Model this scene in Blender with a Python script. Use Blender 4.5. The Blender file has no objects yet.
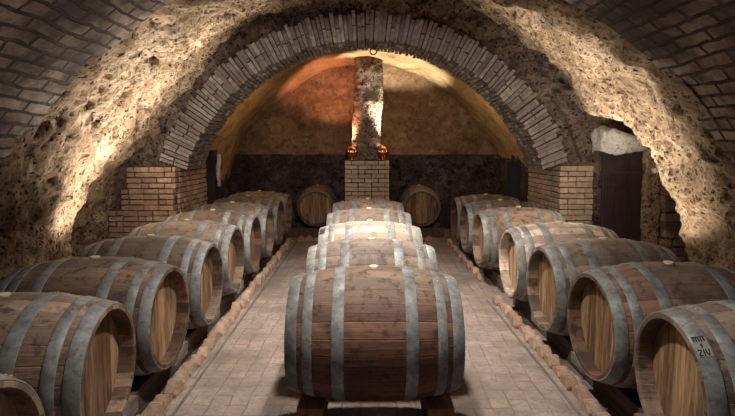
import bpy, bmesh, math, random
from mathutils import Vector, Matrix, noise
rnd = random.Random(7)
C = bpy.context.scene.collection
PI = math.pi
H = 1.5                      # eye height
X0 = 0.06                    # middle of the cellar

# ------------------------------------------------------------------ helpers
def link(o, parent=None):
    C.objects.link(o)
    if parent is not None:
        o.parent = parent
    return o

def mesh(name, verts, faces, mats, parent=None, smooth=False, uv=None, mi=None):
    me = bpy.data.meshes.new(name)
    me.from_pydata([tuple(v) for v in verts], [], faces)
    for m in (mats if isinstance(mats, (list, tuple)) else [mats]):
        me.materials.append(m)
    if uv is not None:
        l = me.uv_layers.new(name='map')
        for lp in me.loops:
            l.data[lp.index].uv = uv[lp.vertex_index]
    if mi is not None:
        for p, k in zip(me.polygons, mi):
            p.material_index = k
    if smooth:
        for p in me.polygons:
            p.use_smooth = True
    me.update()
    return link(bpy.data.objects.new(name, me), parent)

def tag(o, label, cat, group=None):
    o['label'] = label
    o['category'] = cat
    if group:
        o['group'] = group
    return o

def thing(name, label, cat, loc=(0, 0, 0), rz=0, group=None):
    o = bpy.data.objects.new(name, None)
    o.empty_display_size = .1
    link(o)
    o.location = loc
    o.rotation_euler = (0, 0, rz)
    return tag(o, label, cat, group)

def struct(o):
    o['kind'] = 'structure'
    return o

class MB:
    """collects verts and faces"""
    def __init__(s):
        s.v, s.f, s.m = [], [], []
    def add(s, vs, fs, m=0):
        b = len(s.v)
        s.v += [tuple(v) for v in vs]
        s.f += [tuple(i + b for i in f) for f in fs]
        s.m += [m] * len(fs)
    def box(s, lo, hi, m=0, jit=0, mat=None, bev=0):
        x0, y0, z0 = lo
        x1, y1, z1 = hi
        j = lambda: rnd.uniform(-jit, jit)
        if bev:
            bm = bmesh.new()
            bmesh.ops.create_cube(bm, size=1)
            for v in bm.verts:
                v.co = Vector((x0 + (v.co.x + .5) * (x1 - x0) + j(), y0 + (v.co.y + .5) * (y1 - y0) + j(), z0 + (v.co.z + .5) * (z1 - z0) + j()))
            bmesh.ops.bevel(bm, geom=bm.edges[:], offset=bev, segments=2, affect='EDGES', profile=.6)
            bm.verts.index_update()
            vs = [v.co.copy() for v in bm.verts]
            fs = [[v.index for v in f.verts] for f in bm.faces]
            bm.free()
        else:
            vs = [Vector((x + j(), y + j(), z + j())) for x in (x0, x1) for y in (y0, y1) for z in (z0, z1)]
            fs = [(0, 1, 3, 2), (4, 6, 7, 5), (0, 4, 5, 1), (2, 3, 7, 6), (0, 2, 6, 4), (1, 5, 7, 3)]
        if mat is not None:
            vs = [mat @ v for v in vs]
        s.add(vs, fs, m)
    def build(s, name, mats, parent=None, smooth=False):
        return mesh(name, s.v, s.f, mats, parent, smooth, mi=s.m)

def fbm(p, sc, oct=4):
    return noise.fractal(Vector(p) * sc, 1.0, 2.0, oct)

# ------------------------------------------------------------------ materials
class NT:
    def __init__(s, name, rough=.85, metal=0., spec=.3):
        s.mat = bpy.data.materials.new(name)
        s.mat.use_nodes = True
        s.t = s.mat.node_tree
        s.b = s.t.nodes['Principled BSDF']
        s.b.inputs['Roughness'].default_value = rough
        s.b.inputs['Metallic'].default_value = metal
        s.b.inputs['Specular IOR Level'].default_value = spec
    def n(s, typ, ins=None, **kw):
        nd = s.t.nodes.new('ShaderNode' + typ)
        for k, v in kw.items():
            setattr(nd, k, v)
        for k, v in (ins or {}).items():
            s.put(nd.inputs[k], v)
        return nd
    def put(s, sock, v):
        if isinstance(v, bpy.types.NodeSocket):
            s.t.links.new(v, sock)
        else:
            if isinstance(v, (tuple, list)) and sock.type == 'RGBA' and len(v) == 3:
                v = (*v, 1)
            sock.default_value = v
    def math(s, op, a, b=0., c=0.):
        nd = s.n('Math', operation=op)
        s.put(nd.inputs[0], a)
        s.put(nd.inputs[1], b)
        s.put(nd.inputs[2], c)
        return nd.outputs[0]
    def mix(s, f, a, b, blend='MIX'):
        nd = s.n('Mix', data_type='RGBA', blend_type=blend)
        s.put(nd.inputs[0], f)
        s.put(nd.inputs[6], a)
        s.put(nd.inputs[7], b)
        return nd.outputs[2]
    def ramp(s, f, stops):
        nd = s.n('ValToRGB')
        e = nd.color_ramp.elements
        while len(e) < len(stops):
            e.new(.5)
        for el, (p, c) in zip(e, stops):
            el.position = p
            el.color = (*c, 1) if isinstance(c, (tuple, list)) else (c, c, c, 1)
        s.put(nd.inputs[0], f)
        return nd.outputs[0]
    def noise(s, vec, scale, detail=6., rough=.6, dist=0., out=0):
        nd = s.n('TexNoise', {'Scale': scale, 'Detail': detail, 'Roughness': rough, 'Distortion': dist})
        if vec is not None:
            s.put(nd.inputs['Vector'], vec)
        return nd.outputs[out]
    def vec(s, x, y, z):
        nd = s.n('CombineXYZ')
        for i, v in enumerate((x, y, z)):
            s.put(nd.inputs[i], v)
        return nd.outputs[0]
    def vmath(s, op, a, b):
        if op == 'SCALE':
            op = 'MULTIPLY'
        nd = s.n('VectorMath', operation=op)
        s.put(nd.inputs[0], a)
        s.put(nd.inputs[1], b)
        return nd.outputs[0]
    def bump(s, h, strength=.5, dist=.02, prev=None):
        nd = s.n('Bump', {'Strength': strength, 'Distance': dist, 'Height': h})
        if prev is not None:
            s.put(nd.inputs['Normal'], prev)
        s.put(s.b.inputs['Normal'], nd.outputs[0])
        return nd.outputs[0]
    def color(s, c):
        s.put(s.b.inputs['Base Color'], c)
    def obj(s):
        return s.n('TexCoord').outputs['Object']
    def rand(s):
        return s.n('ObjectInfo').outputs['Random']

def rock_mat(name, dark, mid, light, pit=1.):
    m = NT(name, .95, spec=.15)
    co = m.obj()
    big = m.noise(co, 1.1, 5, .6)
    med = m.noise(co, 6, 8, .65, .4)
    fine = m.noise(co, 32, 6, .7)
    base = m.ramp(m.math('ADD', m.math('MULTIPLY', big, .55), m.math('MULTIPLY', med, .45)),
                  [(.34, dark), (.48, mid), (.62, light)])
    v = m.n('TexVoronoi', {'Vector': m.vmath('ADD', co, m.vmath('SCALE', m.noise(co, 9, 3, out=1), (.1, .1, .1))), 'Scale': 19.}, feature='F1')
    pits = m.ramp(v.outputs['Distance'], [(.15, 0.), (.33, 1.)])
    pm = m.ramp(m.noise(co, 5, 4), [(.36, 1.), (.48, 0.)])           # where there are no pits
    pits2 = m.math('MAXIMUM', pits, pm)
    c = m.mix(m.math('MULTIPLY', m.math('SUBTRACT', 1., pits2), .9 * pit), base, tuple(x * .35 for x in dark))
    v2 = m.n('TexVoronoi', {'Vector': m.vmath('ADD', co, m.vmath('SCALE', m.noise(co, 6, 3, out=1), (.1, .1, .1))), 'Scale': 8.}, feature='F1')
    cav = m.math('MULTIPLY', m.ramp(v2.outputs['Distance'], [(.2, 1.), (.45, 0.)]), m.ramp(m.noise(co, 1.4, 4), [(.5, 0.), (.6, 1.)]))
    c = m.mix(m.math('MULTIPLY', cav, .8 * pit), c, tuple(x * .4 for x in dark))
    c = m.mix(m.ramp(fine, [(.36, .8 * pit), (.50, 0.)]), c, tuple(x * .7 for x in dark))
    m.color(c)
    h = m.math('ADD', m.math('SUBTRACT', m.math('MULTIPLY', pits2, .7), m.math('MULTIPLY', cav, .9)), m.math('ADD', m.math('MULTIPLY', fine, .8), med))
    m.bump(h, .9 * pit, .055)
    return m.mat

M = {}
M['rock'] = rock_mat('rock_tuff', (.12, .078, .052), (.35, .25, .165), (.60, .47, .34))
M['rock_dark'] = rock_mat('rock_darker', (.05, .034, .03), (.17, .122, .10), (.33, .25, .20))  # the rock in a darker tone, for the arch wall
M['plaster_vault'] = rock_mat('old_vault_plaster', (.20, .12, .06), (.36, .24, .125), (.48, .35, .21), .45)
M['end_plaster'] = rock_mat('darker_plaster', (.09, .05, .03), (.20, .125, .07), (.33, .23, .14), .5)  # vault plaster in a darker tone, for the end wall
M['rear_stone'] = rock_mat('dark_stone', (.03, .022, .022), (.07, .05, .048), (.15, .115, .105))  # darkest stone tone, for the low rear walls
M['white_plaster'] = rock_mat('white_plaster', (.35, .34, .33), (.62, .61, .60), (.75, .74, .72), .5)
M['column_rock'] = rock_mat('column_stone', (.06, .042, .034), (.21, .16, .125), (.42, .345, .27), 1.)

def brick_face(name, c1, c2, mort, sizes=(.25, .088), bumps=1.):
    m = NT(name, .95, spec=.15)
    uv = m.n('TexCoord').outputs['UV']
    ob = m.obj()
    w = m.vmath('ADD', uv, m.vmath('SCALE', m.vmath('SUBTRACT', m.noise(ob, 3.5, 4, out=1), (.5, .5, .5)), (1, 1, 1)))
    sc = w.node
    # small wobble of the joints
    wob = m.n('VectorMath', operation='SCALE')
    m.put(wob.inputs[0], m.vmath('SUBTRACT', m.noise(ob, 3.5, 4, out=1), (.5, .5, .5)))
    wob.inputs['Scale'].default_value = .075
    w = m.vmath('ADD', uv, wob.outputs[0])
    br = m.n('TexBrick', {'Vector': w, 'Color1': (*c1, 1), 'Color2': (*c2, 1), 'Mortar': (*mort, 1), 'Scale': 1.,
                          'Mortar Size': .012, 'Mortar Smooth': .3, 'Bias': -.1, 'Brick Width': sizes[0], 'Row Height': sizes[1]})
    n1 = m.noise(ob, 9, 8, .7)
    n2 = m.noise(ob, 1.6, 4)
    c = m.mix(m.ramp(n1, [(.40, .85), (.58, 0.)]), br.outputs['Color'], tuple(x * .35 for x in c1))
    c = m.mix(m.ramp(n2, [(.40, .9), (.56, 0.)]), c, tuple(x * .22 for x in c2))
    m.color(c)
    h = m.math('ADD', m.math('MULTIPLY', m.math('SUBTRACT', 1., br.outputs['Fac']), 1.), m.math('MULTIPLY', n1, .7))
    m.bump(h, bumps, .03)
    return m.mat

M['vault_brick'] = brick_face('vault_brick', (.47, .385, .335), (.29, .23, .205), (.045, .032, .029))

def loose_brick(name, cols, dirt):
    """brick by brick colour from the mesh island"""
    m = NT(name, .93, spec=.15)
    isl = m.n('NewGeometry').outputs['Random Per Island']
    ob = m.obj()
    base = m.ramp(isl, [(i / (len(cols) - 1), c) for i, c in enumerate(cols)])
    n1 = m.noise(ob, 22, 8, .7)
    c = m.mix(m.ramp(n1, [(.36, .8), (.58, 0.)]), base, dirt)
    c = m.mix(m.ramp(m.noise(ob, 2.2, 4), [(.4, .6), (.6, 0.)]), c, dirt)
    m.color(c)
    m.bump(n1, .6, .015)
    return m.mat

M['pier_brick'] = loose_brick('pier_brick', [(.50, .33, .235), (.60, .44, .32), (.42, .235, .165), (.66, .52, .39)], (.24, .16, .12))
M['pier_brick_dusty'] = loose_brick('pier_brick_dusty', [(.48, .37, .285), (.55, .43, .325), (.41, .31, .24)], (.25, .185, .145))
M['pedestal_brick'] = loose_brick('pedestal_brick', [(.62, .48, .36), (.54, .41, .32), (.70, .56, .43)], (.34, .25, .19))
M['arch_brick'] = loose_brick('arch_brick', [(.27, .24, .23), (.44, .39, .365), (.20, .17, .165), (.52, .465, .43)], (.12, .095, .09))
M['jamb_brick'] = loose_brick('jamb_brick', [(.34, .24, .20), (.17, .11, .10), (.42, .31, .26)], (.06, .042, .04))

def edging():
    m = NT('edging_brick', .93, spec=.15)
    ob = m.obj()
    base = m.ramp(m.rand(), [(0, (.46, .30, .21)), (.35, (.34, .21, .15)), (.7, (.55, .41, .30)), (1, (.28, .21, .165))])
    n1 = m.noise(ob, 30, 8, .7)
    m.color(m.mix(m.ramp(n1, [(.36, .7), (.6, 0.)]), base, (.17, .12, .095)))
    m.bump(n1, .5, .01)
    return m.mat
M['edging'] = edging()

def mortar():
    m = NT('mortar', .97, spec=.1)
    n = m.noise(m.obj(), 25, 6)
    m.color(m.ramp(n, [(.3, (.05, .037, .033)), (.7, (.15, .115, .095))]))
    m.bump(n, .6, .01)
    return m.mat
M['mortar'] = mortar()

def floor_mat():
    m = NT('brick_paving', .88, spec=.25)
    co = m.obj()
    mp = m.n('Mapping', {'Vector': co, 'Rotation': (0, 0, .03)})
    wob = m.n('VectorMath', operation='SCALE')
    m.put(wob.inputs[0], m.vmath('SUBTRACT', m.noise(co, 3, 3, out=1), (.5, .5, .5)))
    wob.inputs['Scale'].default_value = .05
    v = m.vmath('ADD', mp.outputs[0], wob.outputs[0])
    a = m.n('TexBrick', {'Vector': v, 'Color1': (.325, .258, .213, 1), 'Color2': (.24, .187, .155, 1), 'Mortar': (.175, .135, .112, 1), 'Scale': 1.,
                         'Mortar Size': .005, 'Mortar Smooth': .5, 'Brick Width': .22, 'Row Height': .11})
    mp2 = m.n('Mapping', {'Vector': v, 'Rotation': (0, 0, PI / 2)})
    b = m.n('TexBrick', {'Vector': mp2.outputs[0], 'Color1': (.325, .258, .213, 1), 'Color2': (.24, .187, .155, 1), 'Mortar': (.175, .135, .112, 1), 'Scale': 1.,
                         'Mortar Size': .005, 'Mortar Smooth': .5, 'Brick Width': .22, 'Row Height': .11})
    ck = m.n('TexChecker', {'Vector': v, 'Scale': 1 / .22})
    col = m.mix(ck.outputs['Fac'], a.outputs['Color'], b.outputs['Color'])
    fac = m.mix(ck.outputs['Fac'], a.outputs['Fac'], b.outputs['Fac'])
    n1 = m.noise(co, 2.4, 8, .65)
    n2 = m.noise(co, 28, 6, .7)
    c = m.mix(m.ramp(n1, [(.38, .85), (.60, 0.)]), col, (.155, .12, .10))
    c = m.mix(m.ramp(m.noise(co, 1.3, 9, .7), [(.50, 0.), (.68, .65)]), c, (.38, .325, .28))
    c = m.mix(m.ramp(n2, [(.38, .6), (.52, 0.)]), c, (.16, .12, .10))
    m.color(c)
    h = m.math('SUBTRACT', m.math('ADD', m.math('MULTIPLY', n1, 1.2), m.math('MULTIPLY', n2, .5)), m.math('MULTIPLY', fac, .7))
    m.bump(h, .55, .02)
    return m.mat
M['floor'] = floor_mat()

NST = 26
def stave_mat(name, dark, mid, light, stain):
    m = NT(name, .72, spec=.3)
    co = m.obj()
    sp = m.n('SeparateXYZ', {0: co})
    x, y, z = sp.outputs
    r = m.rand()
    ang = m.math('MULTIPLY', m.math('ADD', m.math('ARCTAN2', y, z), PI), NST / (2 * PI))
    sid = m.math('FLOOR', m.math('ADD', ang, .5))
    wn = m.n('TexWhiteNoise', {'Vector': m.vec(sid, m.math('MULTIPLY', r, 91.), 0.)}, noise_dimensions='3D').outputs['Value']
    grain = m.noise(m.vec(m.math('MULTIPLY', x, 2.2), m.math('MULTIPLY', ang, 3.5), m.math('ADD', m.math('MULTIPLY', r, 37.), m.math('MULTIPLY', sid, 3.1))), 3.2, 8, .7)
    off = m.vmath('ADD', co, m.vec(m.math('MULTIPLY', r, 53.), m.math('MULTIPLY', r, 17.), 0.))
    patch = m.noise(off, 3.1, 7, .65, .6)
    spots = m.noise(off, 17, 6, .7)
    f = m.math('ADD', m.math('MULTIPLY', grain, .65), m.math('MULTIPLY', wn, .35))
    c = m.ramp(f, [(.36, dark), (.5, mid), (.66, light)])
    top = m.ramp(m.math('ADD', m.math('MULTIPLY', z, 1.6), m.math('MULTIPLY', m.math('SUBTRACT', patch, .5), 1.1)), [(.2, 0.), (.62, .45)])
    c = m.mix(top, c, (.34, .30, .255))                             # dust lying on the upper staves
    c = m.mix(m.ramp(patch, [(.44, 0.), (.64, .75)]), c, stain)
    c = m.mix(m.ramp(spots, [(.36, .75), (.48, 0.)]), c, tuple(v * .6 for v in stain))
    tone = m.ramp(r, [(0., (.72, .70, .70)), (.5, (1., .97, .94)), (1., (1.22, 1.14, 1.06))])
    m.color(m.mix(1., c, tone, 'MULTIPLY'))
    m.bump(m.math('ADD', grain, m.math('MULTIPLY', spots, .5)), .35, .006)
    return m.mat
M['stave'] = stave_mat('weathered_oak', (.085, .056, .039), (.17, .12, .083), (.28, .21, .15), (.06, .041, .033))
M['stave_red'] = stave_mat('wine_stained_oak', (.075, .038, .026), (.155, .08, .048), (.235, .14, .088), (.05, .03, .024))
M['stave_pale'] = stave_mat('bleached_lit_oak', (.24, .185, .14), (.40, .335, .27), (.60, .53, .45), (.22, .165, .125))  # bleached wood, colour raised further for the third middle barrel's hot spot of light

def head_mat():
    m = NT('oak_head', .6, spec=.3)
    co = m.obj()
    x, y, z = m.n('SeparateXYZ', {0: co}).outputs
    r = m.rand()
    pid = m.math('FLOOR', m.math('MULTIPLY', y, 1 / .09))
    wn = m.n('TexWhiteNoise', {'Vector': m.vec(pid, m.math('MULTIPLY', r, 77.), 0.)}, noise_dimensions='3D').outputs['Value']
    grain = m.noise(m.vec(m.math('ADD', m.math('MULTIPLY', r, 31.), pid), m.math('MULTIPLY', y, 22.), m.math('MULTIPLY', z, 1.6)), 2.6, 8, .68, .3)
    f = m.math('ADD', m.math('MULTIPLY', grain, .75), m.math('MULTIPLY', wn, .25))
    c = m.ramp(f, [(.36, (.095, .055, .03)), (.5, (.26, .165, .09)), (.66, (.48, .34, .205))])
    st = m.noise(m.vec(m.math('MULTIPLY', r, 19.), m.math('MULTIPLY', y, 9.), m.math('MULTIPLY', z, 1.5)), 1.6, 5)
    c = m.mix(m.ramp(st, [(.52, 0.), (.64, .8)]), c, (.10, .055, .035))
    m.color(m.mix(1., c, m.ramp(r, [(0., (.8, .74, .7)), (1., (1.15, 1.1, 1.05))]), 'MULTIPLY'))
    m.bump(grain, .3, .005)
    return m.mat
M['head'] = head_mat()

def hoop_mat():
    m = NT('galvanised_hoop', .6, .25, .3)
    co = m.obj()
    r = m.rand()
    off = m.vmath('ADD', co, m.vec(m.math('MULTIPLY', r, 41.), 0., 0.))
    n = m.noise(off, 7, 8, .7)
    s = m.noise(off, 30, 6, .7)
    c = m.ramp(n, [(.34, (.095, .094, .09)), (.5, (.19, .198, .19)), (.66, (.30, .315, .305))])
    c = m.mix(m.ramp(s, [(.52, 0.), (.66, .8)]), c, (.12, .09, .072))
    m.color(c)
    m.put(m.b.inputs['Roughness'], m.ramp(n, [(.3, .8), (.7, .58)]))
    m.bump(s, .25, .004)
    return m.mat
M['hoop'] = hoop_mat()

def beam_mat(name, a, b):
    m = NT(name, .85, spec=.2)
    co = m.obj()
    x, y, z = m.n('SeparateXYZ', {0: co}).outputs
    g = m.noise(m.vec(m.math('MULTIPLY', x, 14.), m.math('MULTIPLY', y, 1.2), m.math('ADD', m.math('MULTIPLY', z, 14.), m.math('MULTIPLY', m.rand(), 20.))), 2.2, 8, .7)
    m.color(m.ramp(g, [(.3, a), (.7, b)]))
    m.bump(g, .4, .01)
    return m.mat
M['beam'] = beam_mat('dark_beam', (.045, .03, .025), (.15, .105, .08))
M['beam_orange'] = beam_mat('pine_beam', (.12, .065, .035), (.28, .16, .085))
M['chock'] = beam_mat('grey_plank', (.075, .06, .052), (.20, .165, .14))

def plain(name, col, rough=.6, metal=0., var=.25, sc=14, emit=0):
    m = NT(name, rough, metal)
    n = m.noise(m.obj(), sc, 5)
    m.color(m.ramp(n, [(.3, tuple(c * (1 - var) for c in col)), (.7, tuple(min(1, c * (1 + var)) for c in col))]))
    m.bump(n, .15, .005)
    if emit:
        m.put(m.b.inputs['Emission Color'], (*col, 1))
        m.b.inputs['Emission Strength'].default_value = emit
    return m.mat
M['bung'] = plain('bung_wood', (.52, .43, .32), .75)
M['copper'] = plain('copper', (.78, .38, .22), .22, 1.)
M['rivet'] = plain('copper_rivet', (.36, .22, .15), .6, .4)
M['iron'] = plain('rusty_iron', (.06, .045, .04), .7, .5)
M['door'] = plain('dark_door_paint', (.042, .026, .027), .5, .1, .3, 6)
M['ivory'] = plain('ivory_knob', (.62, .54, .45), .6)
M['lens'] = plain('lamp_lens', (1., .78, .52), .4, 0, .05, 5, 9.)
M['post'] = plain('black_post', (.022, .016, .018), .8)
M['ink'] = plain('stencil_ink', (.025, .022, .022), .7)
M['sticker'] = plain('sticker_paper', (.235, .23, .215), .85)

# ------------------------------------------------------------------ the setting
# floor
struct(mesh('floor', [(-4.2, -1.5, 0), (4.2, -1.5, 0), (4.2, 9.6, 0), (-4.2, 9.6, 0)], [(0, 1, 2, 3)], M['floor']))

YB, YA, YE = 3.2, 5.78, 9.2          # where brick becomes rock, arch wall, end wall

def vault_pt(Y, s, R, zc, push):
    """s in [-1,1] runs from left foot over the crown to the right foot"""
    return None

def grid(nu, nv, fn):
    vs, uv, fs = [], [], []
    for i in range(nu + 1):
        for j in range(nv + 1):
            p, t = fn(i / nu, j / nv)
            vs.append(p)
            uv.append(t)
    for i in range(nu):
        for j in range(nv):
            a = i * (nv + 1) + j
            fs.append((a, a + 1, a + nv + 2, a + nv + 1))
    return vs, fs, uv

def section(R, zc, s):
    """point, outward normal and running length at s in 0..1 of a stilted arch: wall up to zc, then a half circle"""
    L = 2 * zc + PI * R
    d = s * L
    if d < zc:
        return Vector((X0 - R, 0, d)), Vector((-1, 0, 0)), d
    if d > L - zc:
        return Vector((X0 + R, 0, L - d)), Vector((1, 0, 0)), d
    a = (d - zc) / R
    n = Vector((-math.cos(a), 0, math.sin(a)))
    return Vector((X0, 0, zc)) + n * R, n, d

# near brick vault, over and beside the camera
def f(u, v):
    Yend = YB
    s = u
    p, n, d = section(2.72, .02, s)
    Y = -1.5 + v * (Yend + 1.5)
    if v > .999:
        Y += .06 * fbm((d, 3, 0), 1.3, 3)
    p = p + n * (.02 * fbm((p.x, Y, p.z), 2.2, 3))
    return (p.x, Y, p.z), (Y, d)
vs, fs, uv = grid(200, 60, f)
struct(mesh('ceiling', vs, fs, M['vault_brick'], None, True, uv))

# rough rock vault between the brick and the arch wall, with a low alcove on both sides
EDGE = [(4.05, -.4), (4.2, .0), (4.3, .6), (4.42, 1.05), (4.75, 1.42), (5.4, 1.54), (5.8, 1.6)]
def alcove_z(Y):
    if Y <= EDGE[0][0]:
        return -9
    for (a, za), (b, zb) in zip(EDGE, EDGE[1:]):
        if Y <= b:
            return za + (zb - za) * (Y - a) / (b - a)
    return EDGE[-1][1]
def smooth(t):
    t = max(0, min(1, t))
    return t * t * (3 - 2 * t)
def f(u, v):
    Y = YB - .1 + v * (YA + .12 - YB + .1)
    t = max(0, (Y - YB) / (YA - YB))
    R = 2.75 + .17 * smooth(t) - .13 * smooth((.62 - u) / .25) * t
    zc = .02 + .48 * t
    p, n, d = section(R, zc, u)
    q = Vector((p.x, Y, p.z))
    side = -1 if p.x < X0 else 1
    amp = 1.15 if side < 0 else .9
    dsp = amp * (.10 * fbm(q, .9, 3) + .05 * fbm(q + Vector((5, 0, 0)), 3.1, 4))
    rid = noise.turbulence(q * 4.5, 4, False)
    dsp += .035 * rid
    pass
    big = smooth((.1 + fbm(q + Vector((0, 9, 0)), 1.1, 3)) / .35)
    dsp += big * .05 * max(0, noise.noise(q * 9) - .08) * 1.6
    dsp += .022 * max(0, noise.noise(Vector((q.x, q.y * .6, q.z)) * 21) - .1) * 2 + .010 * noise.noise(q * 34)
    dsp -= .02
    fade = smooth((Y - YB + .1) / .3)
    dsp *= .35 + .65 * fade
    p2 = p + n * dsp
    # alcove
    ez = alcove_z(Y + (.06 if side > 0 else -.22)) + (.04 + .34 * smooth((Y - 4.12) / .35) if side > 0 else 0) + .05 * fbm((Y * 1.5, p.z, side * 7), 2.0, 3)
    push = smooth((ez - p.z) / (.16 if side > 0 else .3))
    if push > 0:
        depth = .26 if side < 0 else 1.0
        p2.x += side * push * depth
        p2.x += push * .05 * fbm(q, 2.4, 3)
    return (p2.x, Y, max(p2.z, -.02)), (Y, d)
vs, fs, uv = grid(430, 130, f)
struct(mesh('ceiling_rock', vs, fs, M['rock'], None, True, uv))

# arch wall: rock face above the ring
AC = .52                    # height of the ring's centre
RI, RO = 2.23, 2.56
def f(u, v):
    a = -.12 + u * (PI + .24)
    r = RO - .16 + v * 1.0
    x, z = X0 - .045 - math.cos(a) * r, AC + math.sin(a) * r
    q = Vector((x, YA, z))
    dy = .07 * fbm(q, 1.7, 4) + .05 * noise.turbulence(q * 5, 4, False) + .02 * noise.noise(q * 17)
    dy += .10 * (1 - v)
    return (x, YA + dy - .02 - .05 * v, z), (x, z)
vs, fs, uv = grid(300, 46, f)
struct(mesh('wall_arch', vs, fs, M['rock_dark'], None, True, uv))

# wall low down beside the piers
def low_wall(name, xa, xb, mat):
    def f(u, v):
        x = xa + (xb - xa) * u
        z = -.02 + 1.75 * v
        q = Vector((x, YA, z))
        return (x, YA + .06 + .07 * fbm(q, 2, 4) + .03 * noise.turbulence(q * 6, 3, False), z), (x, z)
    vs, fs, uv = grid(40, 60, f)
    struct(mesh(name, vs, fs, mat, None, True, uv))
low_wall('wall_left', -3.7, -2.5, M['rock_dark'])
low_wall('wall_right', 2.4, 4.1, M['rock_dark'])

# brick ring of the arch
def ring():
    mb = MB()
    a0, a1 = .33, PI - .33
    n = 118
    cx = X0 - .045
    DEP = .62
    # mortar core
    seg = 60
    vs, fs = [], []
    for i in range(seg + 1):
        a = a0 + (a1 - a0) * i / seg
        for (r, y) in ((RI + .03, YA + .03), (RO - .02, YA + .03), (RO - .02, YA + DEP - .02), (RI + .03, YA + DEP - .02)):
            vs.append((cx - math.cos(a) * r, y, AC + math.sin(a) * r))
    for i in range(seg):
        for k in range(4):
            fs.append((i * 4 + k, i * 4 + (k + 1) % 4, i * 4 + 4 + (k + 1) % 4, i * 4 + 4 + k))
    mb.add(vs, fs, 1)
    for i in range(n):
        a = a0 + (a1 - a0) * (i + .5) / n
        da = (a1 - a0) / n
        for row in range(3):
            y0 = YA + row * DEP / 3 + .004
            y1 = YA + (row + 1) * DEP / 3 - .008
            if row == 0:
                y0 += rnd.uniform(-.035, .02)
            if row == 2:
                y1 += rnd.uniform(-.015, .015)
            ri = RI + rnd.uniform(-.012, .016)
            ro = RO + rnd.uniform(-.04, .015)
            g = .5 * da * rnd.uniform(.68, .95)
            tw = rnd.uniform(-.1, .1) * da
            split = rnd.random() < .45 and row == 0
            runs = [(ri, ri + (ro - ri) * .48), (ri + (ro - ri) * .53, ro)] if split else [(ri, ro)]
            for (p, q) in runs:
                vs = []
                for r in (p, q):
                    for y in (y0, y1):
                        for s in (-1, 1):
                            aa = a + tw + s * g * rnd.uniform(.93, 1.05)
                            vs.append((cx - math.cos(aa) * r, y + rnd.uniform(-.004, .004), AC + math.sin(aa) * r))
                mb.add(vs, [(0, 1, 3, 2), (4, 6, 7, 5), (0, 4, 5, 1), (2, 3, 7, 6), (0, 2, 6, 4), (1, 5, 7, 3)], 0)
    return struct(mb.build('trim_1', [M['arch_brick'], M['mortar']]))
ring()

def brick_block(name, lo, hi, mat, bl=.26, bh=.075, step=None, jit=.004, gap=.011, proud=.02):
    """a masonry block whose faces are real bricks around a mortar core; step(course fraction) -> x of the ragged left edge"""
    mb = MB()
    x0, y0, z0 = lo
    x1, y1, z1 = hi
    rows = round((z1 - z0) / (bh + gap))
    rh = (z1 - z0) / rows
    mb.box((x0 + .03, y0 + .03, z0), (x1 - .03, y1 - .03, z1 - .01), 1)
    wdt = .11
    for r in range(rows):
        za, zb = z0 + r * rh, z0 + (r + 1) * rh - gap
        xs = x0 + (step(r / rows) if step else 0)
        def run(a, b, put, shift):
            t = a - shift
            while t < b - .01:
                ln = bl if rnd.random() < .75 else bl / 2
                s, e = max(a, t), min(b, t + ln - gap)
                if e - s > .03:
                    put(s, e)
                t += ln
        sh = (r % 2) * bl / 2
        run(xs, x1, lambda s, e: mb.box((s, y0 + rnd.uniform(-proud, .004), za), (e, y0 + wdt, zb), 0, jit, bev=.006), sh)
        run(y0 + wdt + gap, y1, lambda s, e: mb.box((x0, s, za), (x0 + wdt, e, zb), 0, jit, bev=.006), sh)
        run(y0 + wdt + gap, y1, lambda s, e: mb.box((x1 - wdt, s, za), (x1 + rnd.uniform(-.004, proud) * .5, e, zb), 0, jit, bev=.006), sh)
        run(x0 + wdt + gap, x1 - wdt - gap, lambda s, e: mb.box((s, y1 - wdt, za), (e, y1, zb), 0, jit, bev=.006), sh)
    for k in range(int((x1 - x0) / .2)):                         # capping bricks
        for l in range(int((y1 - y0 - .25) / .14)):
            xa, ya = x0 + .1 + k * .2, y0 + .12 + l * .14
            if xa + .19 < x1 - .05:
                mb.box((xa, ya, z1 - .06), (xa + .19, ya + .125, z1 - gap), 0, jit, bev=.006)
    return mb.build(name, [mat, M['mortar']])

struct(brick_block('wall_pier_left', (-2.95, 5.72, 0), (-2.2, 6.85, 1.29), M['pier_brick'], bl=.175, bh=.054, gap=.012,
                   step=lambda t: .25 * max(0, min(1, (t - .35) / .4)) * 0 - .04 + .16 * (t > .55) + .07 * (t > .75)))
struct(brick_block('wall_pier_right', (2.30, 5.72, 0), (2.69, 6.85, 1.30), M['pier_brick_dusty'], bl=.2, bh=.056, gap=.010))

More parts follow.
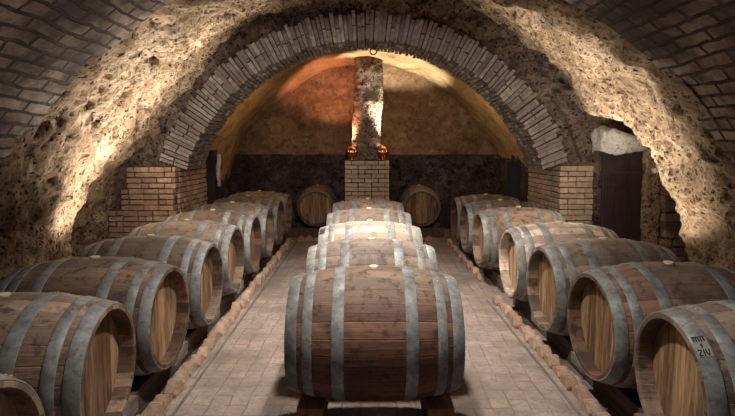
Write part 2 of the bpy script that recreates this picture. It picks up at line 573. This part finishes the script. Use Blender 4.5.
# rear bay: vault, side walls, end wall
def f(u, v):
    Y = YA + .45 + v * (YE + .3 - YA - .45)
    p, n, d = section(2.62, .36, u)
    q = Vector((p.x, Y, p.z))
    p = p + n * (.07 * fbm(q, 1.1, 3) + .02 * fbm(q, 4, 4))
    return (p.x, Y, p.z), (Y, d)
vs, fs, uv = grid(150, 60, f)
struct(mesh('ceiling_rear', vs, fs, M['plaster_vault'], None, True, uv))
def f(u, v):
    x, z = -2.9 + 5.9 * u, 1.36 + 1.85 * v
    q = Vector((x, YE, z))
    return (x, YE + .07 * fbm(q, 1.2, 3) + .025 * fbm(q, 5, 4) - .5 * smooth((z - 2.3) / .9), z), (x, z)
vs, fs, uv = grid(120, 50, f)
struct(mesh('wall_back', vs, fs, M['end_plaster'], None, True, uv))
def f(u, v):
    x = -2.9 + 5.9 * u
    if v < .85:
        z, y = v / .85 * 1.38, YE - .16
    else:
        z, y = 1.38, YE - .16 + (v - .85) / .15 * .35
    q = Vector((x, y, z))
    return (x, y + .05 * fbm(q, 2.2, 4) + .03 * noise.turbulence(q * 6, 3, False), z + .02 * fbm((x, 0, 0), 2, 3)), (x, z)
vs, fs, uv = grid(140, 60, f)
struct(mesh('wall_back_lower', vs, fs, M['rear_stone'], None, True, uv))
for nm, xx, sg in (('wall_rear_left', -2.42, 1), ('wall_rear_right', 2.50, -1)):
    def f(u, v):
        Y = YA + .3 + (YE - YA - .3) * u
        if v < .8:
            z, x = v / .8 * 1.42, xx
        else:
            z, x = 1.42, xx - sg * (v - .8) / .2 * .35
        q = Vector((x, Y, z))
        return (x + .05 * fbm(q, 2.2, 4) + .02 * noise.turbulence(q * 6, 3, False), Y, z), (Y, z)
    vs, fs, uv = grid(70, 40, f)
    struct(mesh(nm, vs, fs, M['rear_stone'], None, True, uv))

# door with its lintel and jamb
dx0, dx1, dzt = 2.73, 3.19, 1.455
dy = 5.60
d = bpy.data.objects.new('door_1', None)
link(d)
d.location = ((dx0 + dx1) / 2, dy, 0)
struct(d)
w = (dx1 - dx0) / 2
mb = MB()
for k in range(3):
    a = -w + k * 2 * w / 3
    mb.box((a + .002, -.02, .005), (a + 2 * w / 3 - .002, .02, dzt), bev=.004)
mb.build('door_panel', M['door'], d)
mb = MB()
mb.box((-.10, -.035, 1.21), (w + .06, -.021, 1.235), bev=.003)
mb.build('bolt', M['iron'], d)
mb = MB()
for z in (.3, 1.05):
    mb.box((-w, -.03, z), (w - .08, -.021, z + .05), bev=.003)
mb.build('strap_hinge', M['door'], d)
def lump(name, lo, hi, mat, sub=.035, amp=.03, seed=0, drop=None):
    """roughly hewn block"""
    n = [max(2, round((b - a) / sub)) for a, b in zip(lo, hi)]
    bm = bmesh.new()
    bmesh.ops.create_cube(bm, size=1)
    bm2 = bmesh.new()
    def face(ax, side):
        o = [i for i in range(3) if i != ax]
        g = {}
        for i in range(n[o[0]] + 1):
            for j in range(n[o[1]] + 1):
                p = [0, 0, 0]
                p[ax] = lo[ax] if side == 0 else hi[ax]
                p[o[0]] = lo[o[0]] + (hi[o[0]] - lo[o[0]]) * i / n[o[0]]
                p[o[1]] = lo[o[1]] + (hi[o[1]] - lo[o[1]]) * j / n[o[1]]
                g[i, j] = bm2.verts.new(p)
        for i in range(n[o[0]]):
            for j in range(n[o[1]]):
                bm2.faces.new((g[i, j], g[i + 1, j], g[i + 1, j + 1], g[i, j + 1]))
    for ax in range(3):
        for s in (0, 1):
            face(ax, s)
    bmesh.ops.remove_doubles(bm2, verts=bm2.verts, dist=1e-4)
    bmesh.ops.recalc_face_normals(bm2, faces=bm2.faces)
    c = (Vector(lo) + Vector(hi)) / 2
    hs = (Vector(hi) - Vector(lo)) / 2
    for v in bm2.verts:
        q = v.co.copy()
        nv = noise.turbulence_vector(q * 5 + Vector((seed, 0, 0)), 3, False) * amp
        v.co += nv
        if drop:
            v.co.z += drop(q)
    me = bpy.data.meshes.new(name)
    bm2.to_mesh(me)
    bm2.free()
    bm.free()
    me.materials.append(mat)
    for p in me.polygons:
        p.use_smooth = True
    return link(bpy.data.objects.new(name, me))
struct(lump('trim_2', (2.70, 5.52, dzt + .01), (3.28, 5.86, dzt + .15), M['white_plaster'], amp=.06, seed=3,
            drop=lambda q: (.08 * math.exp(-((q.x - 2.80) / .13) ** 2)) * ((q.z - dzt) / .1)))
struct(lump('trim_3', (3.20, 5.50, 0), (3.36, 5.86, 1.49), M['rock'], amp=.035, seed=9))
brk = brick_block('wall_jamb_right', (3.36, 5.42, 0), (3.85, 5.9, 1.28), M['jamb_brick'], bl=.22, bh=.085, jit=.012, proud=.05)
struct(brk)
mb = MB()
kn = lump('wall_hook', (3.24, 5.42, 1.215), (3.30, 5.485, 1.275), M['ivory'], sub=.02, amp=.01, seed=4)
tag(kn, 'small ivory knob on the stone jamb right of the dark door', 'hook')

# ------------------------------------------------------------------ the barrels
RB, RH, LB = .352, .288, .443            # bilge radius, end radius, half length
def rad(x):
    t = abs(x) / LB
    return RB - (RB - RH) * (.82 * t ** 2 + .18 * t ** 4)
AX = .36                                  # height of the axis above the barrel's lowest point

def body_mesh():
    offs = []
    da = 2 * PI / NST
    for k in range(NST):
        a = (k - .5) * da
        offs += [(a, -.0018), (a + .05 * da, 0), (a + .5 * da, .0008), (a + .95 * da, 0)]
    st = [(-.356, lambda x: RH - .020), (-.434, lambda x: RH - .024), (-.442, lambda x: RH - .021), (-.443, lambda x: RH - .004)]
    st += [(x, rad) for x in [-.440, -.41, -.38, -.34, -.29, -.24, -.20, -.15, -.10, -.05, 0, .05, .10, .15, .20, .24, .29, .34, .38, .41, .440]]
    st += [(-x, fn) for x, fn in reversed(st[:4])]
    vs, fs = [], []
    n = len(offs)
    for x, fn in st:
        r0 = fn(x)
        for a, o in offs:
            r = r0 + (o if fn is rad else o * .5)
            vs.append((x, math.sin(a) * r, math.cos(a) * r))
    for i in range(len(st) - 1):
        for k in range(n):
            fs.append((i * n + k, i * n + (k + 1) % n, (i + 1) * n + (k + 1) % n, (i + 1) * n + k))
    return vs, fs

def head_mesh(sgn):
    R = RH - .0205
    pw = .09
    cols = []
    for k in range(-3, 4):
        y = k * pw
        for e, dep in ((-.004, 0), (-.0012, -.003), (.0012, -.003), (.004, 0)):
            if abs(y + e) < R:
                cols.append((y + e, dep))
    cols += [(s * R * t, 0) for s in (-1, 1) for t in (1, .999, .99, .965, .93, .9, .85)]
    cols += [(k * pw + pw / 2, .0006) for k in range(-3, 3)]
    cols = sorted(set(cols))
    vs, fs = [], []
    for y, dep in cols:
        h = math.sqrt(max(0, R * R - y * y))
        for t in (-1, -.6, -.2, .2, .6, 1):
            vs.append((sgn * (.366 + dep), y, h * t))
    for i in range(len(cols) - 1):
        for k in range(5):
            q = (i * 6 + k, i * 6 + k + 1, i * 6 + 7 + k, i * 6 + 6 + k)
            fs.append(q if sgn < 0 else q[::-1])
    return vs, fs

def hoop_mesh(xa, xb, riv):
    N = 72
    vs, fs = [], []
    t = .0045
    sec = [(xa, -.003), (xa, t * .6), (xa + .003, t), ((xa + xb) / 2, t), (xb - .003, t), (xb, t * .6), (xb, -.003)]
    for k in range(N):
        a = 2 * PI * k / N
        for x, o in sec:
            r = rad(x) + o
            vs.append((x, math.sin(a) * r, math.cos(a) * r))
    m = len(sec)
    for k in range(N):
        b = ((k + 1) % N) * m
        for i in range(m):
            fs.append((k * m + i, b + i, b + (i + 1) % m, k * m + (i + 1) % m))
    # overlap strap and its rivets
    mi = [0] * len(fs)
    for q in (-.045, .045):
        a = riv + q
        xm = (xa + xb) / 2
        c = Vector((xm, math.sin(a) * (rad(xm) + t), math.cos(a) * (rad(xm) + t)))
        nrm = Vector((0, math.sin(a), math.cos(a)))
        tg = Vector((0, math.cos(a), -math.sin(a)))
        b = len(vs)
        for h, rr in ((-.001, .008), (.002, .0075), (.0042, .004)):
            for j in range(8):
                w = 2 * PI * j / 8
                vs.append(tuple(c + nrm * h + Vector((1, 0, 0)) * math.cos(w) * rr + tg * math.sin(w) * rr))
        for l in range(2):
            for j in range(8):
                fs.append((b + l * 8 + j, b + l * 8 + (j + 1) % 8, b + l * 8 + 8 + (j + 1) % 8, b + l * 8 + 8 + j))
                mi.append(1)
        fs.append(tuple(b + 16 + j for j in range(8)))
        mi.append(1)
    return vs, fs, mi

def bung_mesh():
    vs, fs = [], []
    prof = [(.026, -.004), (.027, .006), (.026, .010), (.021, .012)]
    N = 20
    for r, z in prof:
        for k in range(N):
            a = 2 * PI * k / N
            vs.append((math.cos(a) * r, math.sin(a) * r, RB + z))
    for i in range(len(prof) - 1):
        for k in range(N):
            fs.append((i * N + k, i * N + (k + 1) % N, (i + 1) * N + (k + 1) % N, (i + 1) * N + k))
    fs.append(tuple(3 * N + k for k in range(N)))
    return vs, fs

PROTO = {}
def make_barrel(kind):
    t = thing('wine_barrel', '', 'barrel')
    vs, fs = body_mesh()
    off = (0, 0, AX)
    def part(o):
        o.location = off
        return o
    part(mesh('staves', vs, fs, M[kind], t, False))
    for s in (-1, 1):
        part(mesh('barrel_head', *head_mesh(s), M['head'], t))
    for (a, b, riv) in ((.382, .442, .55), (.306, .356, -.3), (.150, .212, .2)):
        part(mesh('hoop', *hoop_mesh(a, b, riv)[:2], [M['hoop'], M['rivet']], t, True, mi=hoop_mesh(a, b, riv)[2]))
        part(mesh('hoop', *hoop_mesh(-b, -a, riv + .35)[:2], [M['hoop'], M['rivet']], t, True, mi=hoop_mesh(-b, -a, riv + .35)[2]))
    part(mesh('bung', *bung_mesh(), M['bung'], t))
    return t

def dup(root):
    r = root.copy()
    C.objects.link(r)
    for ch in list(root.children):
        c = ch.copy()
        C.objects.link(c)
        c.parent = r
    return r

ZB = .142
def barrel(kind, x, y, label, group, rz=0., roll=0., z=ZB):
    if kind not in PROTO:
        o = PROTO[kind] = make_barrel(kind)
    else:
        o = dup(PROTO[kind])
    o.location = (x, y, z)
    o.rotation_euler = (0, 0, rz)
    tag(o, label, 'barrel', group)
    return o

# left row: x of the barrel middle, distance from the camera
GL, GM, GR, GB = 'barrels in the left row', 'barrels in the middle row', 'barrels in the right row', 'barrels by the back wall'
XL, XR = -1.575, 1.71
left = [
    (1.40, 'stave', 'dark end of a barrel cut off by the bottom left corner of the photo'),
    (2.12, 'stave', 'big grey-brown barrel at the left edge, nearest left-row barrel showing its whole round end'),
    (2.86, 'stave_red', 'dark brown barrel in the left row, second round end showing from the front'),
    (3.58, 'stave', 'grey-brown barrel in the left row, third round end showing from the front'),
    (4.36, 'stave', 'barrel in the left row below the brick pier, fourth round end from the front'),
    (5.08, 'stave_red', 'barrel in the left row beside the brick pier, fifth round end from the front'),
    (5.82, 'stave', 'shadowy barrel in the left row, third from the back wall end'),
    (6.60, 'stave_red', 'shadowy barrel in the left row, second from the back wall end'),
    (7.36, 'stave', 'hindmost barrel of the left row, next to the barrel facing the aisle'),
]
for y, k, lb in left:
    barrel(k, XL + rnd.uniform(-.012, .012), y, lb, GL, rnd.uniform(-.015, .015) + (.085 if 2 < y < 2.3 else 0))
middle = [
    (2.62, 'stave_red', 'large reddish brown oak barrel lying crosswise at the front of the middle row'),
    (3.44, 'stave', 'dusty grey-brown barrel second in the middle row, right behind the big front one'),
    (4.29, 'stave_pale', 'pale whitish bleached barrel, lit brightest of the middle row, third from the front'),
    (5.22, 'stave', 'oak barrel fourth in the middle row, behind the pale whitish one'),
    (6.2, 'stave', 'last barrel of the middle row, in front of the small brick pedestal'),
]
MID = []
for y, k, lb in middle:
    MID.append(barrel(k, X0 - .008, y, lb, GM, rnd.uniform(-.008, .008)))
right = [
    (1.975, 'stave', 'nearest barrel of the right row, with a black stencilled sticker on its end hoop'),
    (2.70, 'stave_red', 'dark stained oak barrel in the right row, second from the front, broad golden end'),
    (3.44, 'stave', 'brown oak barrel in the right row below the dark door, third from the front'),
    (4.20, 'stave_pale', 'greyish oak barrel in the right row before the gap, fourth from the front'),
    (5.32, 'stave', 'oak barrel in the right row just behind the gap, beside the right brick pier'),
    (6.06, 'stave', 'oak barrel second from the back in the right row'),
    (6.80, 'stave_red', 'hindmost barrel of the right row, in the dark beyond the pier'),
]
RIGHT = []
for y, k, lb in right:
    RIGHT.append(barrel(k, XR + rnd.uniform(-.012, .012) + (.022 if y < 2.2 else .012 if y < 3 else -.012), y, lb, GR, rnd.uniform(-.015, .015) - (.10 if y < 2.2 else 0)))
for x, lb in ((-.80, 'round golden barrel end facing the aisle, left of the brick pedestal'), (.96, 'round golden barrel end facing the aisle, right of the brick pedestal')):
    barrel('stave_red', x, 8.50, lb, GB, PI / 2)

# stencilled sticker on the nearest right barrel's end hoop, a small plate on the pale middle barrel
def patch_on(barrel_o, x0, x1, a0, a1, mat, name, cells=None, lift=.0062):
    mb = MB()
    def quad(u0, u1, v0, v1, m, lf):
        nseg = 4
        vs, fs = [], []
        for i in range(nseg + 1):
            a = a0 + (a1 - a0) * (v0 + (v1 - v0) * i / nseg)
            for u in (u0, u1):
                x = x0 + (x1 - x0) * u
                for h in (lf - .002, lf):
                    r = rad(x) + h
                    vs.append((x, math.sin(a) * r, math.cos(a) * r))
        for i in range(nseg):
            b = i * 4
            fs += [(b + 1, b + 3, b + 7, b + 5), (b, b + 1, b + 5, b + 4), (b + 2, b + 6, b + 7, b + 3)]
        fs += [(0, 2, 3, 1), (nseg * 4, nseg * 4 + 1, nseg * 4 + 3, nseg * 4 + 2)]
        mb.add(vs, fs, m)
    quad(0, 1, 0, 1, 0, lift)
    for (u0, u1, v0, v1) in cells or []:
        quad(u0, u1, v0, v1, 1, lift + .0008)
    o = mb.build(name, [mat, M['ink']], barrel_o)
    o.location = (0, 0, AX)
    return o
cells = []
# upper block: a dark band of tall strokes; lower block: angular characters
for k in range(5):
    cells.append((.06 + k * .18, .17 + k * .18, .04, .27))
cells += [(.04, .96, .0, .06), (.42, .54, .38, .56),
          (.04, .32, .66, .72), (.04, .32, .90, .96), (.22, .30, .72, .78), (.14, .24, .78, .84), (.06, .16, .84, .90), (.42, .5, .66, .96),
          (.58, .66, .66, .80), (.62, .70, .80, .90), (.68, .78, .88, .96), (.76, .84, .80, .90), (.80, .88, .66, .80)]
p = patch_on(RIGHT[0], -.436, -.39, -.52, -.80, M['sticker'], 'sticker', cells)
p['label'] = 'grey sticker with black stencilled marks'
p = patch_on(MID[2], -.434, -.39, -.5, -.22, M['ink'], 'label_plate')

# ------------------------------------------------------------------ rails, chocks
def rail(x0, x1, y0, y1, h, mat, label, group):
    mb = MB()
    mb.box((x0, y0, 0), (x1, y1, h), bev=.008)
    o = mb.build('wooden_rail', mat)
    return tag(o, label, 'rail', group)
GRL = 'wooden rails under the barrels'
rail(-1.36, -1.26, .9, 7.75, .152, M['beam'], 'dark wooden rail under the aisle ends of the left barrels', GRL)
rail(-1.94, -1.84, .9, 7.75, .152, M['beam'], 'dark wooden rail under the wall ends of the left barrels', GRL)
rail(1.43, 1.53, 1.0, 4.62, .152, M['beam'], 'dark wooden rail under the aisle ends of the front right barrels', GRL)
rail(1.95, 2.05, 1.0, 4.62, .152, M['beam'], 'dark wooden rail under the wall ends of the front right barrels', GRL)
rail(1.43, 1.53, 4.98, 7.3, .152, M['beam'], 'dark wooden rail under the right barrels behind the gap, aisle side', GRL)
rail(1.95, 2.05, 4.98, 7.3, .152, M['beam'], 'dark wooden rail under the right barrels behind the gap, wall side', GRL)
rail(X0 - .41, X0 - .27, 2.45, 6.75, .156, M['beam_orange'], 'orange-brown timber rail under the left half of the middle row', GRL)
rail(X0 + .27, X0 + .41, 2.45, 6.75, .156, M['beam_orange'], 'orange-brown timber rail under the right half of the middle row', GRL)
mbx = [(-1.2, -.40), (.56, 1.36)]
for (a, b), sd in zip(mbx, ('left', 'right')):
    for y in (8.23, 8.77):
        mb = MB()
        mb.box((a, y - .05, 0), (b, y + .05, .152), bev=.008)
        o = mb.build('wooden_rail', M['beam'])
        tag(o, 'dark timber crosswise under the barrel %s of the pedestal, %s end' % (sd, 'aisle' if y < 8.5 else 'wall'), 'rail', GRL)

def chock(x, y, sgn, label):
    """wedge on a rail, its slope against the barrel"""
    xa, xb = (-.17, .075) if x > 0 else (-.075, .10)
    pts = [(.105, .001), (.30, .001), (.30, .10), (.24, .10)]
    vs = [(xx, sgn * a, b) for xx in (xa, xb) for a, b in pts]
    n = len(pts)
    fs = [tuple(range(n)), tuple(reversed(range(n, 2 * n)))] + [(i, (i + 1) % n, n + (i + 1) % n, n + i) for i in range(n)]
    o = mesh('wooden_chock', vs, fs, M['chock'])
    o.location = (x, y, .152)
    if x > 0:
        o.scale = (.9, 1.06, .62)
    else:
        o.scale = (1, 1, .8)
    tag(o, label, 'chock', 'wooden chocks between the barrels')
ordn = ['first', 'second', 'third', 'fourth', 'fifth', 'sixth', 'seventh', 'eighth']
for i, (y, k, lb) in enumerate(left[1:7]):
    chock(-1.262, y + (.03 if i == 0 else 0), 1, 'grey wooden wedge on the left rail behind the %s round barrel end' % ordn[i])
for i, (y, k, lb) in enumerate(right[:6]):
    chock(1.465, y + .0, 1, 'grey wooden wedge on the right rail behind the %s barrel from the front' % ordn[i])

# ------------------------------------------------------------------ brick edging
def edging_row(pts_from, pts_to, pitch, label, sgn=1):
    a, b = Vector(pts_from), Vector(pts_to)
    L = (b - a).length
    ang = math.atan2(b.y - a.y, b.x - a.x)
    t = thing('brick_edging', label, 'edging', (a.x, a.y, 0), ang, 'brick edgings along the floor')
    n = int(L / pitch)
    first = None
    for k in range(n):
        prof = [(.004, 0), (.0, .03), (.055, .098), (.075, .10), (.128, .052), (.122, 0)]
        if first is None:
            w = .037
            bm = bmesh.new()
            va = [bm.verts.new((p, -w, z)) for p, z in prof]
            vb = [bm.verts.new((p, w, z)) for p, z in prof]
            m = len(prof)
            bm.faces.new(va)
            bm.faces.new(vb[::-1])
            for i in range(m):
                bm.faces.new((va[i], vb[i], vb[(i + 1) % m], va[(i + 1) % m]))
            bmesh.ops.recalc_face_normals(bm, faces=bm.faces)
            bmesh.ops.bevel(bm, geom=[e for e in bm.edges], offset=.006, segments=2, affect='EDGES')
            me = bpy.data.meshes.new('brick')
            bm.to_mesh(me)
            bm.free()
            me.materials.append(M['edging'])
            o = first = bpy.data.objects.new('brick', me)
        else:
            o = first.copy()
        C.objects.link(o)
        o.parent = t
        o.location = (k * pitch + rnd.uniform(-.005, .005), rnd.uniform(-.014, .014), 0)
        o.rotation_euler = (0, 0, rnd.uniform(-.06, .06))
        o.scale = (1, rnd.uniform(.9, 1.05), rnd.uniform(.55, .95))
    return t
edging_row((-1.165, 1.75, 0), (-1.165, 7.75, 0), .138, 'long row of tilted bricks along the left aisle, below the left barrels')
edging_row((1.30, 1.75, 0), (1.30, 4.72, 0), .148, 'front row of tilted bricks along the right aisle, ending at the gap')
edging_row((1.33, 5.42, 0), (1.33, 7.75, 0), .138, 'rear row of tilted bricks along the right aisle, behind the gap')
edging_row((-1.09, 7.86, 0), (1.24, 7.86, 0), .138, 'row of tilted bricks across the far end of the aisle, before the back barrels')
for i, (x, y0, y1) in enumerate(((-1.075, 1.5, 7.75), (1.215, 1.5, 4.75))):
    mb = MB()
    mb.box((x - .008, y0, 0), (x + .008, y1, .008), bev=.002)
    struct(mb.build('trim_%d' % (4 + i), M['chock']))

# ------------------------------------------------------------------ pedestal, column, lamps
ped = brick_block('brick_pedestal', (X0 - .37, 8.0, 0), (X0 + .35, 8.5, 1.30), M['pedestal_brick'], bl=.22, bh=.062, gap=.012)
tag(ped, 'small square brick pedestal at the far end between the two round barrel ends', 'pedestal')
def f(u, v):
    a = u * 2 * PI
    z = 1.305 + v * 1.75
    wx, wy = .235, .17
    tp = 1 + .12 * (1 - abs(v - .3)) * 0
    ca, sa = math.cos(a), math.sin(a)
    k = 1 / max(abs(ca), abs(sa))
    k = min(k, 1.25)
    x, y = ca * k * wx, sa * k * wy
    q = Vector((x + 3, y, z))
    e = .022 * fbm(q, 3.0, 4) + .008 * noise.turbulence(q * 9, 3, False)
    if z < 1.5:
        e -= .03
    x += ca * e
    y += sa * e
    return (X0 - .0 + x + .02 * math.sin(z * 3), 8.30 + y + .02, z), (u, z)
vs, fs, uv = grid(72, 120, f)
col = mesh('stone_column', vs, fs, M['column_rock'], None, True, uv)
tag(col, 'rough lit stone column rising from the brick pedestal to the vault', 'column')

def lathe(prof, N=28):
    vs, fs = [], []
    for r, z in prof:
        for k in range(N):
            a = 2 * PI * k / N
            vs.append((math.cos(a) * r, math.sin(a) * r, z))
    for i in range(len(prof) - 1):
        for k in range(N):
            fs.append((i * N + k, i * N + (k + 1) % N, (i + 1) * N + (k + 1) % N, (i + 1) * N + k))
    return vs, fs
def lamp(x, y, label, aim):
    t = thing('ball_lamp', label, 'lamp', (x, y, 1.302), 0, 'ball lamps on the brick pedestal')
    vs, fs = lathe([(0, 0), (.06, 0), (.062, .012), (.03, .02), (.022, .035), (0, .035)])
    mesh('lamp_base', vs, fs, M['copper'], t, True)
    R = .105
    prof = [(0, -R)]
    for k in range(1, 15):
        a = -PI / 2 + k * (PI - .62) / 14
        prof.append((R * math.cos(a), R * math.sin(a)))
    r1, z1 = prof[-1]
    prof += [(r1 + .006, z1 + .004), (r1 + .006, z1 + .014), (r1 - .004, z1 + .014), (r1 - .012, z1 - .006)]
    vs, fs = lathe(prof)
    hs = mesh('lamp_housing', vs, fs, M['copper'], t, True)
    vs, fs = lathe([(0, z1 - .002), (r1 * .5, z1 - .002), (r1 - .010, z1 - .005)])
    ln = mesh('lens', vs, fs, M['lens'], hs, True)
    hs.location = (0, 0, .135)
    hs.rotation_euler = aim
    return t
lamp(X0 - .262, 8.12, 'copper ball lamp on the brick pedestal, left of the stone column', (-.25, .22, 0))
lamp(X0 + .25, 8.12, 'copper ball lamp with a bright rim on the brick pedestal, right of the stone column', (-.25, -.22, 0))

# hook ring under the crown of the arch
def tube(pts, r, name, mat, parent=None, N=8, closed=False):
    vs, fs = [], []
    n = len(pts)
    P = [Vector(p) for p in pts]
    for i, p in enumerate(P):
        tg = (P[(i + 1) % n] - P[i - 1]) if (closed or 0 < i < n - 1) else (P[1] - P[0] if i == 0 else P[-1] - P[-2])
        tg.normalize()
        u = tg.cross(Vector((0, 1, .123))).normalized()
        w = tg.cross(u)
        for k in range(N):
            a = 2 * PI * k / N
            vs.append(p + (u * math.cos(a) + w * math.sin(a)) * r)
    for i in range(n if closed else n - 1):
        for k in range(N):
            a, b = i * N, ((i + 1) % n) * N
            fs.append((a + k, a + (k + 1) % N, b + (k + 1) % N, b + k))
    if not closed:
        fs += [tuple(range(N))[::-1], tuple((n - 1) * N + k for k in range(N))]
    return mesh(name, vs, fs, mat, parent, True)
hk = thing('hook_ring', 'small iron ring hanging from the crown of the brick arch', 'ring', (.115, YA + .30, RI + AC))
tube([(0, 0, .03), (0, 0, -.035)], .007, 'hook_stem', M['iron'], hk)
tube([(.04 * math.cos(a), 0, -.07 + .04 * math.sin(a)) for a in [2 * PI * k / 28 for k in range(28)]], .008, 'ring', M['iron'], hk, closed=True)

# cable down the rock beside the arch, on the right
pts = []
for k in range(16):
    t = k / 15
    x = 2.16 + .40 * t + .02 * math.sin(t * 5)
    z = 2.06 - .72 * t - .06 * math.sin(t * PI) * -1
    pts.append((x, YA - .075, z))
tag(tube(pts, .011, 'cable', M['iron']), 'dark cable running down the rock right of the brick arch', 'cable')

# post behind the left pier; on the right a black board for a niche
mb = MB()
mb.box((-2.24, 6.90, 0), (-2.10, 7.02, 1.47), bev=.006)
tag(mb.build('wooden_post', M['post']), 'black upright post behind the left brick pier', 'post', 'posts behind the piers')
struct(lump('trim_6', (-2.09, 6.96, .95), (-2.05, 7.02, 1.40), M['white_plaster'], amp=.02, seed=2))
mb = MB()
mb.box((2.10, 7.17, 0), (2.30, 7.25, 1.30), bev=.006)
tag(mb.build('wooden_post', M['post']), 'dark upright board in place of the niche behind the right brick pier', 'post', 'posts behind the piers')

# ------------------------------------------------------------------ light
def aim(o, target):
    o.rotation_euler = (Vector(target) - o.location).to_track_quat('-Z', 'Y').to_euler()
def area(name, loc, target, size, power, col):
    l = bpy.data.lights.new(name, 'AREA')
    l.shape = 'DISK'
    l.size = size
    l.energy = power
    l.color = col
    o = link(bpy.data.objects.new(name, l))
    o.location = loc
    aim(o, target)
def spot(name, loc, target, ang, power, col, blend=.6, r=.05):
    l = bpy.data.lights.new(name, 'SPOT')
    l.spot_size = math.radians(ang)
    l.spot_blend = blend
    l.energy = power
    l.color = col
    l.shadow_soft_size = r
    o = link(bpy.data.objects.new(name, l))
    o.location = loc
    aim(o, target)
def point(name, loc, power, col, r=.06):
    l = bpy.data.lights.new(name, 'POINT')
    l.energy = power
    l.color = col
    l.shadow_soft_size = r
    link(bpy.data.objects.new(name, l)).location = loc

WARM, WHITE, ORANGE = (1., .86, .68), (1., .93, .85), (1., .55, .2)
spot('ceiling_spot', (X0, 4.15, 2.68), (X0, 4.45, 0), 106, 470, (1., .92, .84), .9, .08)
spot('front_ceiling_spot', (X0, 2.05, 2.62), (X0, 2.2, 0), 130, 225, (1., .91, .83), 1., .07)
spot('front_fill_spot', (X0 + .1, .5, 2.5), (X0, 6.5, 1.1), 68, 300, (1., .90, .82), .8, .12)  # unseen spot kept for frontal light on arch ring and pedestal
area('front_fill', (.3, -.9, 2.45), (.2, 4.5, .6), .8, 4, (1., .84, .82))  # weak unseen fill added near the camera
spot('uplight_left', (-2.30, 4.35, .50), (-2.55, 4.6, 2.0), 120, 70, WARM, .9)
spot('uplight_right', (2.36, 4.00, .50), (2.6, 4.4, 2.0), 120, 60, WARM, .9)
spot('vault_fill_left', (-1.50, 4.80, .80), (-2.05, 4.42, 2.0), 104, 360, (1., .88, .72), .75, .08)  # unseen, added to spread even light over the left rock vault
spot('vault_fill_right', (1.62, 4.80, .70), (2.2, 4.60, 1.95), 92, 310, (1., .88, .72), .75, .08)  # added unseen in the gap, evens the light on the right vault
point('pier_fill_left', (-2.1, 4.85, 1.35), 11, WARM)  # added point without a fixture, brightens the left pier front
point('pier_fill_right', (2.1, 4.85, 1.2), 13, WARM)  # same added fill for the right pier and door
spot('lamp_light_left', (X0 - .30, 8.06, 1.58), (X0 - .55, 8.7, 2.7), 88, 115, (1., .40, .24), .5)
spot('lamp_light_right', (X0 + .30, 8.06, 1.58), (X0 + .50, 8.25, 2.9), 84, 260, (1., .88, .70), .5)
point('rear_fill_left', (-1.5, 7.4, 1.75), 5, (1., .66, .28))  # unseen, added for the golden strip of the rear vault
point('rear_fill_right', (1.6, 7.6, 1.7), 8, (1., .72, .42))  # added unseen light for the tan right side of the rear vault

w = bpy.data.worlds.new('world')
bpy.context.scene.world = w
w.use_nodes = True
w.node_tree.nodes['Background'].inputs[0].default_value = (.80, .52, .66, 1)
w.node_tree.nodes['Background'].inputs[1].default_value = .13

# ------------------------------------------------------------------ camera
cam = bpy.data.cameras.new('camera')
co = link(bpy.data.objects.new('camera', cam))
cam.sensor_width = 36
cam.lens = 490 / 735 * 36
cam.shift_y = -28 / 735
cam.clip_start = .02
pitch = math.atan(32 / 490)
co.location = (0, 0, H)
co.rotation_euler = (PI / 2 - pitch, 0, -math.atan(3.5 / 490))
sc = bpy.context.scene
sc.camera = co
sc.view_settings.view_transform = 'Standard'
sc.view_settings.look = 'None'
sc.view_settings.exposure = 0.08
sc.view_settings.gamma = 1
